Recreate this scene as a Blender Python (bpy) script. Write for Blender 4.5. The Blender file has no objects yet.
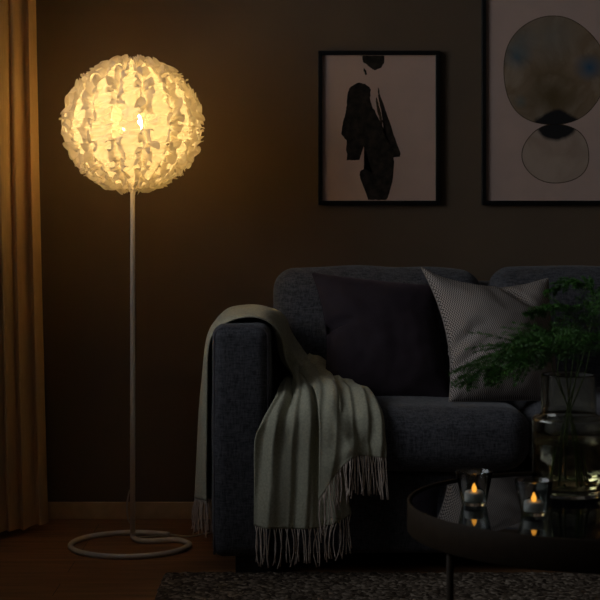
import bpy, bmesh, math, random
from mathutils import Vector, Matrix, noise

random.seed(7)
PI = math.pi
sc = bpy.context.scene
COL = sc.collection
F = 1600.0          # focal length in pixels of a 600 px wide frame
CH = 1.0            # camera height
HY = 215.0          # horizon row

def P(px, py, d):
    """room position of a measured spot at depth d"""
    return Vector(((px - 300.0) * d / F, d, CH - (py - HY) * d / F))

# ------------------------------------------------------------------ materials
def srgb(r, g, b):
    def c(v):
        v /= 255.0
        return v / 12.92 if v <= .04045 else ((v + .055) / 1.055) ** 2.4
    return (c(r), c(g), c(b), 1)

class NT:
    def __init__(self, name):
        self.m = bpy.data.materials.new(name)
        self.m.use_nodes = True
        self.t = self.m.node_tree
        self.t.nodes.clear()
        self.out = self.n('ShaderNodeOutputMaterial')
    def n(self, kind, **kw):
        nd = self.t.nodes.new(kind)
        for k, v in kw.items():
            if k.startswith('i_'):
                key = k[2:]
                key = int(key) if key.isdigit() else key.replace('_', ' ')
                nd.inputs[key].default_value = v
            else:
                setattr(nd, k, v)
        return nd
    def l(self, a, ao, b, bi):
        self.t.links.new(a.outputs[ao], b.inputs[bi])
    def ramp(self, src, so, stops, interp='LINEAR'):
        r = self.n('ShaderNodeValToRGB')
        r.color_ramp.interpolation = interp
        els = r.color_ramp.elements
        while len(els) < len(stops):
            els.new(.5)
        for e, (p, c) in zip(els, stops):
            e.position = p
            e.color = c
        self.l(src, so, r, 'Fac')
        return r

def M_simple(name, col, rough=.6, metal=0, sheen=0, noise_s=0, noise_amt=.15, bump=0, bump_s=200, spec=.5):
    k = NT(name)
    b = k.n('ShaderNodeBsdfPrincipled')
    b.inputs['Base Color'].default_value = col
    b.inputs['Roughness'].default_value = rough
    b.inputs['Metallic'].default_value = metal
    b.inputs['Specular IOR Level'].default_value = spec
    if sheen:
        b.inputs['Sheen Weight'].default_value = sheen
        b.inputs['Sheen Roughness'].default_value = .4
        b.inputs['Sheen Tint'].default_value = tuple(min(1, c * 3) for c in col[:3]) + (1,)
    tc = k.n('ShaderNodeTexCoord')
    if noise_s:
        nz = k.n('ShaderNodeTexNoise', i_Scale=noise_s, i_Detail=4.0)
        k.l(tc, 'Object', nz, 'Vector')
        lo = tuple(c * (1 - noise_amt) for c in col[:3]) + (1,)
        hi = tuple(min(1, c * (1 + noise_amt)) for c in col[:3]) + (1,)
        r = k.ramp(nz, 'Fac', [(.35, lo), (.65, hi)])
        k.l(r, 'Color', b, 'Base Color')
    if bump:
        n2 = k.n('ShaderNodeTexNoise', i_Scale=bump_s, i_Detail=3.0)
        k.l(tc, 'Object', n2, 'Vector')
        bp = k.n('ShaderNodeBump', i_Strength=bump, i_Distance=.002)
        k.l(n2, 'Fac', bp, 'Height')
        k.l(bp, 'Normal', b, 'Normal')
    k.l(b, 0, k.out, 'Surface')
    return k.m

def M_weave(name, c1, c2, scale=260, sheen=.2, bump=.6):
    """melange upholstery: crossed stretched noises"""
    k = NT(name)
    b = k.n('ShaderNodeBsdfPrincipled', i_Roughness=.95)
    b.inputs['Specular IOR Level'].default_value = .1
    b.inputs['Sheen Weight'].default_value = sheen
    b.inputs['Sheen Roughness'].default_value = .5
    tc = k.n('ShaderNodeTexCoord')
    ns = []
    for sc_ in ((1, 1, .18), (.18, .18, 1)):
        mp = k.n('ShaderNodeMapping')
        mp.inputs['Scale'].default_value = sc_
        k.l(tc, 'Object', mp, 'Vector')
        nz = k.n('ShaderNodeTexNoise', i_Scale=float(scale), i_Detail=2.0, i_Roughness=.7)
        k.l(mp, 0, nz, 'Vector')
        ns.append(nz)
    ad = k.n('ShaderNodeMath', operation='ADD')
    k.l(ns[0], 'Fac', ad, 0)
    k.l(ns[1], 'Fac', ad, 1)
    hf = k.n('ShaderNodeMath', operation='MULTIPLY')
    hf.inputs[1].default_value = .5
    k.l(ad, 0, hf, 0)
    r = k.ramp(hf, 0, [(.38, c1), (.62, c2)])
    k.l(r, 'Color', b, 'Base Color')
    bp = k.n('ShaderNodeBump', i_Strength=bump, i_Distance=.0015)
    k.l(hf, 0, bp, 'Height')
    k.l(bp, 'Normal', b, 'Normal')
    k.l(b, 0, k.out, 'Surface')
    return k.m

def M_glass(name, col=(1, 1, 1, 1), ior=1.45, rough=0):
    k = NT(name)
    g = k.n('ShaderNodeBsdfGlass', i_Color=col, i_Roughness=rough, i_IOR=ior)
    k.l(g, 0, k.out, 'Surface')
    return k.m

def M_emit(name, col, s):
    k = NT(name)
    e = k.n('ShaderNodeEmission', i_Color=col, i_Strength=s)
    k.l(e, 0, k.out, 'Surface')
    return k.m

def M_frill():
    k = NT('shade_frill_paper')
    d = k.n('ShaderNodeBsdfDiffuse', i_Color=(.95, .93, .88, 1))
    t = k.n('ShaderNodeBsdfTranslucent', i_Color=(.96, .91, .80, 1))
    mx = k.n('ShaderNodeMixShader', i_Fac=.6)
    k.l(d, 0, mx, 1)
    k.l(t, 0, mx, 2)
    k.l(mx, 0, k.out, 'Surface')
    return k.m

def M_curtain():
    k = NT('curtain_linen')
    tc = k.n('ShaderNodeTexCoord')
    mp = k.n('ShaderNodeMapping')
    mp.inputs['Scale'].default_value = (1, 1, .05)
    k.l(tc, 'Object', mp, 'Vector')
    nz = k.n('ShaderNodeTexNoise', i_Scale=300.0, i_Detail=2.0)
    k.l(mp, 0, nz, 'Vector')
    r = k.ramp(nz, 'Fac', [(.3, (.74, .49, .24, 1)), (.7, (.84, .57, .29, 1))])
    d = k.n('ShaderNodeBsdfDiffuse')
    t = k.n('ShaderNodeBsdfTranslucent')
    k.l(r, 'Color', d, 'Color')
    k.l(r, 'Color', t, 'Color')
    mx = k.n('ShaderNodeMixShader', i_Fac=.2)
    k.l(d, 0, mx, 1)
    k.l(t, 0, mx, 2)
    k.l(mx, 0, k.out, 'Surface')
    return k.m

def M_planks():
    k = NT('dark_oak_planks')
    b = k.n('ShaderNodeBsdfPrincipled', i_Roughness=.42)
    tc = k.n('ShaderNodeTexCoord')
    br = k.n('ShaderNodeTexBrick', i_Scale=1.0)
    br.inputs['Brick Width'].default_value = 1.3
    br.inputs['Row Height'].default_value = .14
    br.inputs['Mortar Size'].default_value = .0012
    br.inputs['Color1'].default_value = (.30, .145, .065, 1)
    br.inputs['Color2'].default_value = (.38, .185, .085, 1)
    br.inputs['Mortar'].default_value = (.02, .01, .006, 1)
    k.l(tc, 'Object', br, 'Vector')
    mp = k.n('ShaderNodeMapping')
    mp.inputs['Scale'].default_value = (1.2, 14, 1)
    k.l(tc, 'Object', mp, 'Vector')
    nz = k.n('ShaderNodeTexNoise', i_Scale=3.0, i_Detail=7.0, i_Distortion=.6)
    k.l(mp, 0, nz, 'Vector')
    r = k.ramp(nz, 'Fac', [(.3, (.55, .55, .55, 1)), (.7, (1.2, 1.2, 1.2, 1))])
    mx = k.n('ShaderNodeMix', data_type='RGBA', blend_type='MULTIPLY')
    mx.inputs[0].default_value = 1
    k.l(br, 'Color', mx, 6)
    k.l(r, 'Color', mx, 7)
    k.l(mx, 2, b, 'Base Color')
    k.l(b, 0, k.out, 'Surface')
    return k.m

def M_rug():
    k = NT('flecked_wool_rug')
    b = k.n('ShaderNodeBsdfPrincipled', i_Roughness=1.0)
    b.inputs['Specular IOR Level'].default_value = .05
    tc = k.n('ShaderNodeTexCoord')
    v = k.n('ShaderNodeTexVoronoi', i_Scale=95.0)
    k.l(tc, 'Object', v, 'Vector')
    sep = k.n('ShaderNodeSeparateColor')
    k.l(v, 'Color', sep, 0)
    r = k.ramp(sep, 0, [(0, (.045, .032, .023, 1)), (.45, (.10, .075, .055, 1)), (.8, (.20, .155, .115, 1)), (1, (.32, .26, .20, 1))])
    k.l(r, 'Color', b, 'Base Color')
    bp = k.n('ShaderNodeBump', i_Strength=1.0, i_Distance=.004, invert=True)
    k.l(v, 'Distance', bp, 'Height')
    k.l(bp, 'Normal', b, 'Normal')
    k.l(b, 0, k.out, 'Surface')
    return k.m

def M_herring():
    """fine zigzag of pale and dark threads, laid out on the cover's own UV"""
    k = NT('herringbone_cotton')
    b = k.n('ShaderNodeBsdfPrincipled', i_Roughness=.9)
    b.inputs['Specular IOR Level'].default_value = .15
    uv = k.n('ShaderNodeUVMap')
    sp = k.n('ShaderNodeSeparateXYZ')
    k.l(uv, 0, sp, 0)
    tri = k.n('ShaderNodeMath', operation='PINGPONG')
    tri.inputs[1].default_value = .0075
    k.l(sp, 'Y', tri, 0)
    ad = k.n('ShaderNodeMath', operation='ADD')
    k.l(sp, 'X', ad, 0)
    k.l(tri, 0, ad, 1)
    ml = k.n('ShaderNodeMath', operation='MULTIPLY')
    ml.inputs[1].default_value = 2 * PI * 115
    k.l(ad, 0, ml, 0)
    si = k.n('ShaderNodeMath', operation='SINE')
    k.l(ml, 0, si, 0)
    mr = k.n('ShaderNodeMapRange')
    mr.inputs['From Min'].default_value = -.55
    mr.inputs['From Max'].default_value = .55
    k.l(si, 0, mr, 0)
    r = k.ramp(mr, 0, [(0, (.10, .084, .076, 1)), (1, (.54, .47, .42, 1))])
    k.l(r, 'Color', b, 'Base Color')
    k.l(b, 0, k.out, 'Surface')
    return k.m

def M_watercolour():
    """brown and grey pigment wash with two blue blooms and a dark pool at the lower edge"""
    k = NT('watercolour_wash')
    b = k.n('ShaderNodeBsdfPrincipled', i_Roughness=.6)
    tc = k.n('ShaderNodeTexCoord')
    nz = k.n('ShaderNodeTexNoise', i_Scale=7.0, i_Detail=5.0, i_Distortion=.7)
    k.l(tc, 'Object', nz, 'Vector')
    base = k.ramp(nz, 'Fac', [(.3, (.40, .28, .18, 1)), (.5, (.26, .17, .095, 1)), (.7, (.46, .36, .26, 1))])
    sp = k.n('ShaderNodeSeparateXYZ')
    k.l(tc, 'Object', sp, 0)
    def blob(cx, cz, rad, soft, zs=1.0):
        s = k.n('ShaderNodeVectorMath', operation='DISTANCE')
        cb = k.n('ShaderNodeCombineXYZ')
        k.l(sp, 'X', cb, 'X')
        k.l(sp, 'Z', cb, 'Z')
        sv = k.n('ShaderNodeVectorMath', operation='MULTIPLY')
        sv.inputs[1].default_value = (1, 1, zs)
        k.l(cb, 0, sv, 0)
        k.l(sv, 0, s, 0)
        s.inputs[1].default_value = (cx, 0, cz * zs)
        wob = k.n('ShaderNodeMath', operation='MULTIPLY_ADD')
        wob.inputs[1].default_value = .06
        k.l(nz, 'Fac', wob, 0)
        k.l(s, 'Value', wob, 2)
        mr = k.n('ShaderNodeMapRange')
        mr.inputs['From Min'].default_value = rad + soft + .03
        mr.inputs['From Max'].default_value = rad - soft + .03
        k.l(wob, 0, mr, 0)
        return mr
    cur = base
    co = 'Color'
    for (cx, cz, rad, soft, colr, amt) in (
            (-.005, -.085, .075, .06, (.12, .075, .025, 1), .95),
            (.0, .115, .05, .06, (.25, .23, .19, 1), .8),
            (-.113, .045, .020, .036, (.04, .14, .20, 1), .95),
            (-.10, .10, .02, .04, (.16, .20, .20, 1), .8),
            (.127, .012, .024, .028, (.02, .11, .20, 1), .95),
            (-.10, -.10, .01, .02, (.05, .17, .20, 1), .7),
            (.012, -.188, .078, .007, (.012, .010, .010, 1), 1.0)):
        bl = blob(cx, cz, rad, soft, 1.3 if rad == .078 else 1.0)
        m2 = k.n('ShaderNodeMath', operation='MULTIPLY')
        m2.inputs[1].default_value = amt
        k.l(bl, 0, m2, 0)
        mx = k.n('ShaderNodeMix', data_type='RGBA')
        k.l(m2, 0, mx, 0)
        k.l(cur, co, mx, 6)
        mx.inputs[7].default_value = colr
        cur, co = mx, 2
    k.l(cur, co, b, 'Base Color')
    k.l(b, 0, k.out, 'Surface')
    return k.m

def M_watercolour_small():
    k = NT('watercolour_wash_small')
    b = k.n('ShaderNodeBsdfPrincipled', i_Roughness=.6)
    tc = k.n('ShaderNodeTexCoord')
    nz = k.n('ShaderNodeTexNoise', i_Scale=9.0, i_Detail=5.0, i_Distortion=.5)
    k.l(tc, 'Object', nz, 'Vector')
    sp = k.n('ShaderNodeSeparateXYZ')
    k.l(tc, 'Object', sp, 0)
    md = k.n('ShaderNodeMath', operation='MULTIPLY_ADD')
    md.inputs[1].default_value = .05
    k.l(nz, 'Fac', md, 0)
    k.l(sp, 'Z', md, 2)
    base = k.ramp(nz, 'Fac', [(.3, (.40, .28, .20, 1)), (.6, (.52, .39, .30, 1))])
    # dark pool: near the top, in the middle
    s = k.n('ShaderNodeVectorMath', operation='DISTANCE')
    k.l(tc, 'Object', s, 0)
    s.inputs[1].default_value = (0, 0, .115)
    wob = k.n('ShaderNodeMath', operation='MULTIPLY_ADD')
    wob.inputs[1].default_value = .04
    k.l(nz, 'Fac', wob, 0)
    k.l(s, 'Value', wob, 2)
    mr = k.n('ShaderNodeMapRange')
    mr.inputs['From Min'].default_value = .096
    mr.inputs['From Max'].default_value = .084
    k.l(wob, 0, mr, 0)
    mx = k.n('ShaderNodeMix', data_type='RGBA')
    k.l(mr, 0, mx, 0)
    k.l(base, 'Color', mx, 6)
    mx.inputs[7].default_value = (.012, .010, .010, 1)
    k.l(mx, 2, b, 'Base Color')
    k.l(b, 0, k.out, 'Surface')
    return k.m

MAT = dict(
    wall=M_simple('wall_paint', (.160, .112, .074, 1), .9, noise_s=3, noise_amt=.05, bump=.15, bump_s=120, spec=.2),
    ceiling=M_simple('ceiling_paint', (.35, .34, .32, 1), .9, noise_s=4, noise_amt=.03),
    baseboard=M_simple('baseboard_wood', (.60, .41, .23, 1), .5, noise_s=20, noise_amt=.1),
    planks=M_planks(),
    sofa=M_weave('sofa_fabric', (.040, .040, .046, 1), (.132, .130, .143, 1), 230),
    sofa_back=M_weave('sofa_back_fabric', (.040, .040, .046, 1), (.132, .130, .143, 1), 230),
    piping=M_simple('piping_fabric', (.10, .09, .10, 1), .9, noise_s=200),
    black=M_simple('black_plastic', (.01, .01, .01, 1), .5, noise_s=30),
    plum=M_simple('plum_velvet', (.042, .031, .038, 1), .8, sheen=.9, noise_s=25, noise_amt=.06, bump=.3, bump_s=90, spec=.1),
    herring=M_herring(),
    throw=M_simple('throw_wool', (.48, .465, .345, 1), .95, sheen=.15, noise_s=180, noise_amt=.14, bump=.3, bump_s=500, spec=.1),
    fringe=M_simple('fringe_yarn', (.70, .58, .49, 1), .95, noise_s=90, noise_amt=.15, spec=.1),
    frill=M_frill(),
    bulb=M_emit('warm_bulb_glow', (1, .66, .25, 1), 62),
    lamp_white=M_simple('lamp_white_steel', (.80, .74, .66, 1), .45, noise_s=40, noise_amt=.03),
    cord=M_simple('white_cord', (.55, .50, .43, 1), .6, noise_s=60, noise_amt=.05),
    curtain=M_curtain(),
    rug=M_rug(),
    frame=M_simple('black_frame_wood', (.006, .0055, .005, 1), .4, noise_s=60),
    paper=M_simple('art_paper', (.64, .46, .385, 1), .7, noise_s=12, noise_amt=.03, spec=.2),
    ink=M_simple('black_ink', (.024, .019, .014, 1), .7, noise_s=40, noise_amt=.6, spec=.2),
    ink_brown=M_simple('brown_ink', (.07, .045, .022, 1), .7, noise_s=60, noise_amt=.5, spec=.2),
    wash=M_watercolour(),
    wash2=M_watercolour_small(),
    table=M_simple('black_table_steel', (.030, .020, .012, 1), .6, metal=0, spec=.08, noise_s=50, noise_amt=.1),
    tabletop=M_simple('black_table_glass', (.004, .004, .005, 1), .012, noise_s=5, noise_amt=.05, spec=.75),
    glass=M_glass('clear_glass', (.97, .99, .97, 1), 1.46),
    vase=M_glass('vase_glass', (.95, .945, .89, 1), 1.46),
    water=M_glass('vase_water', (.95, .94, .84, 1), 1.33),
    wax=M_simple('white_wax', (.75, .72, .70, 1), .5, noise_s=50, noise_amt=.03),
    flame=M_emit('amber_flame', (1, .40, .05, 1), 1.35),
    fern=M_simple('fern_green', (.042, .140, .010, 1), .6, noise_s=30, noise_amt=.45),
    stem=M_simple('fern_stem', (.09, .14, .03, 1), .6, noise_s=30, noise_amt=.2),
    window=M_simple('window_white', (.6, .6, .6, 1), .5, noise_s=10, noise_amt=.02),
)

def M_pane():
    k = NT('window_pane')
    t = k.n('ShaderNodeBsdfTransparent')
    g = k.n('ShaderNodeBsdfGlossy', i_Roughness=.0)
    fr = k.n('ShaderNodeFresnel', i_IOR=1.3)
    mx = k.n('ShaderNodeMixShader')
    k.l(fr, 0, mx, 0)
    k.l(t, 0, mx, 1)
    k.l(g, 0, mx, 2)
    k.l(mx, 0, k.out, 'Surface')
    return k.m
MAT['pane'] = M_pane()

# ------------------------------------------------------------------ helpers
def empty(name, loc, label=None, cat=None, group=None):
    o = bpy.data.objects.new(name, None)
    COL.objects.link(o)
    o.location = loc
    o.empty_display_size = .1
    tag(o, label, cat, group)
    return o

def tag(o, label=None, cat=None, group=None, kind=None):
    if label: o['label'] = label
    if cat: o['category'] = cat
    if group: o['group'] = group
    if kind: o['kind'] = kind
    return o

def mesh_obj(name, verts, faces, mat, parent=None, smooth=True, origin=None, uvs=None):
    """verts in room coordinates; the object's origin goes to `origin` (or the parent's place)"""
    base = Vector((0, 0, 0))
    if origin is not None:
        base = Vector(origin)
    elif parent is not None:
        base = world_loc(parent)
    me = bpy.data.meshes.new(name)
    me.from_pydata([tuple(Vector(v) - base) for v in verts], [], [tuple(f) for f in faces])
    if uvs:
        ul = me.uv_layers.new(name='UVMap')
        for lp in me.loops:
            ul.data[lp.index].uv = uvs[lp.vertex_index]
    me.materials.append(MAT[mat] if isinstance(mat, str) else mat)
    if smooth:
        me.polygons.foreach_set('use_smooth', [True] * len(me.polygons))
    me.update()
    o = bpy.data.objects.new(name, me)
    COL.objects.link(o)
    if parent is not None:
        o.parent = parent
        o.location = base - world_loc(parent)
    else:
        o.location = base
    return o

def world_loc(o):
    l = Vector(o.location)
    while o.parent:
        o = o.parent
        l += o.location
    return l

def fix_normals(o):
    bm = bmesh.new()
    bm.from_mesh(o.data)
    bmesh.ops.recalc_face_normals(bm, faces=bm.faces)
    bm.to_mesh(o.data)
    bm.free()
    return o

class Geo:
    def __init__(self):
        self.v = []
        self.f = []
    def add(self, v, f):
        n = len(self.v)
        self.v += [Vector(p) for p in v]
        self.f += [tuple(i + n for i in q) for q in f]
        return self
    def box(self, x0, x1, y0, y1, z0, z1, bev=0):
        if bev <= 0:
            v = [(x, y, z) for x in (x0, x1) for y in (y0, y1) for z in (z0, z1)]
            return self.add(v, [(0, 1, 3, 2), (4, 6, 7, 5), (0, 4, 5, 1), (2, 3, 7, 6), (0, 2, 6, 4), (1, 5, 7, 3)])
        v, f = soft_box((x0 + x1) / 2, (y0 + y1) / 2, (z0 + z1) / 2, (x1 - x0), (y1 - y0), (z1 - z0), bev, n=(2, 2, 2), arc=3)
        return self.add(v, f)
    def tube(self, pts, rad, seg=10, cap=True, closed=False):
        pts = [Vector(p) for p in pts]
        n = len(pts)
        rads = rad if isinstance(rad, (list, tuple)) else [rad] * n
        base = len(self.v)
        up = None
        for i, p in enumerate(pts):
            if closed:
                t = (pts[(i + 1) % n] - pts[i - 1]).normalized()
            else:
                t = (pts[min(i + 1, n - 1)] - pts[max(i - 1, 0)]).normalized()
            if up is None:
                a = Vector((0, 0, 1)) if abs(t.z) < .9 else Vector((1, 0, 0))
                up = (a - t * a.dot(t)).normalized()
            else:
                up = (up - t * up.dot(t)).normalized()
            s = t.cross(up)
            for k in range(seg):
                an = 2 * PI * k / seg
                self.v.append(p + (up * math.cos(an) + s * math.sin(an)) * rads[i])
        rows = n if closed else n - 1
        for i in range(rows):
            j = (i + 1) % n
            for k in range(seg):
                k2 = (k + 1) % seg
                self.f.append((base + i * seg + k, base + i * seg + k2, base + j * seg + k2, base + j * seg + k))
        if cap and not closed:
            self.f.append(tuple(base + k for k in range(seg))[::-1])
            self.f.append(tuple(base + (n - 1) * seg + k for k in range(seg)))
        return self
    def lathe(self, prof, c, seg=48):
        """prof: (r, z) list from axis to axis or closed loop when last == first"""
        base = len(self.v)
        loop = prof[0] == prof[-1]
        pr = prof[:-1] if loop else prof
        rings = []
        for r, z in pr:
            if r < 1e-6:
                self.v.append(Vector((c[0], c[1], c[2] + z)))
                rings.append([len(self.v) - 1])
            else:
                ids = []
                for k in range(seg):
                    a = 2 * PI * k / seg
                    self.v.append(Vector((c[0] + r * math.cos(a), c[1] + r * math.sin(a), c[2] + z)))
                    ids.append(len(self.v) - 1)
                rings.append(ids)
        m = len(rings)
        for i in range(m if loop else m - 1):
            A, B = rings[i], rings[(i + 1) % m]
            for k in range(seg):
                k2 = (k + 1) % seg
                if len(A) == 1 and len(B) == 1:
                    break
                if len(A) == 1:
                    self.f.append((A[0], B[k2], B[k]))
                elif len(B) == 1:
                    self.f.append((A[k], A[k2], B[0]))
                else:
                    self.f.append((A[k], A[k2], B[k2], B[k]))
        return self
    def obj(self, name, mat, parent=None, smooth=True, origin=None):
        return fix_normals(mesh_obj(name, self.v, self.f, mat, parent, smooth, origin))

def soft_box(cx, cy, cz, sx, sy, sz, r, n=(8, 8, 8), arc=4, bulge=(0, 0, 0)):
    """closed rounded box with optional outward bulge of its faces"""
    hx, hy, hz = sx / 2, sy / 2, sz / 2
    r = min(r, hx, hy, hz)
    def axis(h, m):
        a = [-h + r * (1 - math.cos(PI / 2 * i / arc)) for i in range(arc)] if False else []
        co = [-h + r * i / arc for i in range(arc)]
        inn = [-(h - r) + 2 * (h - r) * i / m for i in range(m + 1)]
        return co + inn + [-c for c in co[::-1]]
    ax, ay, az = axis(hx, n[0]), axis(hy, n[1]), axis(hz, n[2])
    idx = {}
    V = []
    Fc = []
    def vid(i, j, k):
        key = (i, j, k)
        if key in idx:
            return idx[key]
        p = Vector((ax[i], ay[j], az[k]))
        q = Vector((max(-(hx - r), min(hx - r, p.x)), max(-(hy - r), min(hy - r, p.y)), max(-(hz - r), min(hz - r, p.z))))
        d = p - q
        if d.length > 1e-9:
            # map the cube corner zone on to the sphere
            d = d.normalized() * r
            p = q + d
        u, v, w = p.x / hx, p.y / hy, p.z / hz
        bx = bulge[0] * (1 - v * v) * (1 - w * w) * u
        by = bulge[1] * (1 - u * u) * (1 - w * w) * v
        bz = bulge[2] * (1 - u * u) * (1 - v * v) * w
        V.append((cx + p.x + bx, cy + p.y + by, cz + p.z + bz))
        idx[key] = len(V) - 1
        return idx[key]
    X, Y, Z = len(ax) - 1, len(ay) - 1, len(az) - 1
    for i in range(X):
        for j in range(Y):
            Fc.append((vid(i, j, 0), vid(i, j + 1, 0), vid(i + 1, j + 1, 0), vid(i + 1, j, 0)))
            Fc.append((vid(i, j, Z), vid(i + 1, j, Z), vid(i + 1, j + 1, Z), vid(i, j + 1, Z)))
    for i in range(X):
        for k in range(Z):
            Fc.append((vid(i, 0, k), vid(i + 1, 0, k), vid(i + 1, 0, k + 1), vid(i, 0, k + 1)))
            Fc.append((vid(i, Y, k), vid(i, Y, k + 1), vid(i + 1, Y, k + 1), vid(i + 1, Y, k)))
    for j in range(Y):
        for k in range(Z):
            Fc.append((vid(0, j, k), vid(0, j, k + 1), vid(0, j + 1, k + 1), vid(0, j + 1, k)))
            Fc.append((vid(X, j, k), vid(X, j + 1, k), vid(X, j + 1, k + 1), vid(X, j, k + 1)))
    return V, Fc

def wobble(verts, amp, sc_, seed=0):
    out = []
    for v in verts:
        v = Vector(v)
        n = noise.noise_vector(v * sc_ + Vector((seed, seed * 2.3, -seed)))
        out.append(v + n * amp)
    return out

def catmull(p0, p1, p2, p3, t):
    t2, t3 = t * t, t * t * t
    return .5 * ((2 * p1) + (-p0 + p2) * t + (2 * p0 - 5 * p1 + 4 * p2 - p3) * t2 + (-p0 + 3 * p1 - 3 * p2 + p3) * t3)

def spline(pts, s):
    """pts list of Vectors or floats; s in 0..1"""
    n = len(pts) - 1
    x = min(max(s, 0), 1) * n
    i = min(int(x), n - 1)
    t = x - i
    a = pts[i - 1] if i > 0 else pts[0] * 2 - pts[1]
    d = pts[i + 2] if i + 2 <= n else pts[n] * 2 - pts[n - 1]
    return catmull(a, pts[i], pts[i + 1], d, t)

def lin(xs, s):
    n = len(xs) - 1
    x = min(max(s, 0), 1) * n
    i = min(int(x), n - 1)
    t = x - i
    return xs[i] * (1 - t) + xs[i + 1] * t

# ------------------------------------------------------------------ the room
WY = 5.27
XL, XR, YB, ZC = -1.40, 2.75, -.9, 2.5
def struct(name, g, mat, smooth=False, parent=None):
    o = g.obj(name, mat, parent, smooth)
    if parent is None:
        o['kind'] = 'structure'
    return o
struct('floor', Geo().box(XL - .15, XR + .15, YB - .15, WY + .15, -.1, 0), 'planks')
struct('ceiling', Geo().box(XL - .15, XR + .15, YB - .15, WY + .15, ZC, ZC + .1), 'ceiling')
struct('wall_back', Geo().box(XL - .15, XR + .15, WY, WY + .15, 0, ZC), 'wall')
struct('wall_right', Geo().box(XR, XR + .15, YB, WY, 0, ZC), 'wall')
struct('wall_front', Geo().box(XL - .15, XR + .15, YB - .15, YB, 0, ZC), 'wall')
W0, W1, WZ0, WZ1 = 2.3, 4.3, 1.0, 2.35
g = Geo()
g.box(XL - .15, XL, YB, W0, 0, ZC).box(XL - .15, XL, W1, WY, 0, ZC)
g.box(XL - .15, XL, W0, W1, 0, WZ0).box(XL - .15, XL, W0, W1, WZ1, ZC)
struct('wall_left', g, 'wall')
struct('baseboard_back', Geo().box(XL, XR, WY - .014, WY, 0, .056, .003), 'baseboard')
struct('baseboard_left', Geo().box(XL, XL + .014, YB, WY - .014, 0, .056, .003), 'baseboard')
g = Geo()
for (a, b, c, d) in ((W0, W0 + .06, WZ0, WZ1), (W1 - .06, W1, WZ0, WZ1), (3.27, 3.33, WZ0, WZ1)):
    g.box(XL - .12, XL - .06, a, b, c, d)
g.box(XL - .12, XL - .06, W0, W1, WZ0, WZ0 + .06).box(XL - .12, XL - .06, W0, W1, WZ1 - .06, WZ1)
wf = struct('window_1', g, 'window')
Geo().box(XL - .095, XL - .09, W0 + .05, W1 - .05, WZ0 + .05, WZ1 - .05).obj('window_pane', 'pane', wf, False)

# ------------------------------------------------------------------ curtain
def build_curtain():
    pts_b = [(-.800, 5.085), (-.806, 5.045), (-.818, 5.035), (-.832, 5.045), (-.850, 5.020), (-.862, 4.985), (-.872, 4.990), (-.884, 4.975), (-.897, 4.935), (-.906, 4.940), (-.922, 4.925),
             (-.940, 4.885), (-.955, 4.890), (-.975, 4.85), (-1.00, 4.845), (-1.03, 4.80), (-1.06, 4.80), (-1.09, 4.76), (-1.13, 4.74), (-1.17, 4.70), (-1.20, 4.66), (-1.24, 4.64), (-1.27, 4.56)]
    pb = [Vector((x, y, 0)) for x, y in pts_b]
    nu, nv = 220, 60
    V, Fc = [], []
    for j in range(nv + 1):
        t = j / nv
        z = .022 + (2.43 - .022) * t
        for i in range(nu + 1):
            u = i / nu
            p = spline(pb, u).copy()
            flare = (1 - t) ** 1.6
            # folds loosen towards the hem
            p.x += -.052 * (1 - flare) * (1 - u * .6)
            p.x += .004 * math.sin(u * 60 + 3 * t) * (.4 + t)
            p.y += .008 * math.sin(u * 47 + 2.0 * t + 1)
            V.append((p.x, p.y, z + .004 * math.sin(u * 20) * (1 - t)))
    for j in range(nv):
        for i in range(nu):
            a = j * (nu + 1) + i
            Fc.append((a, a + 1, a + nu + 2, a + nu + 1))
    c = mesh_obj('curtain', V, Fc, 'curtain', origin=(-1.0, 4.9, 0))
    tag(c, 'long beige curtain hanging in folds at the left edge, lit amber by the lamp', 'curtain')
    hem = [Vector(V[i]) + Vector((0, -.003, .0)) for i in range(0, nu + 1, 2)]
    return c
build_curtain()
rail = Geo().tube([(-.80, 5.12, 2.455), (-1.05, 4.9, 2.455), (-1.30, 4.5, 2.455), (-1.32, 3.9, 2.455), (-1.32, 2.1, 2.455)], .012, 8).box(-1.34, -1.30, 2.2, 2.3, 2.45, 2.505).box(-1.34, -1.30, 3.8, 3.9, 2.45, 2.505).obj('curtain_rail', 'window')
tag(rail, 'thin white curtain rail above the beige curtain at the ceiling', 'curtain rail')

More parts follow.
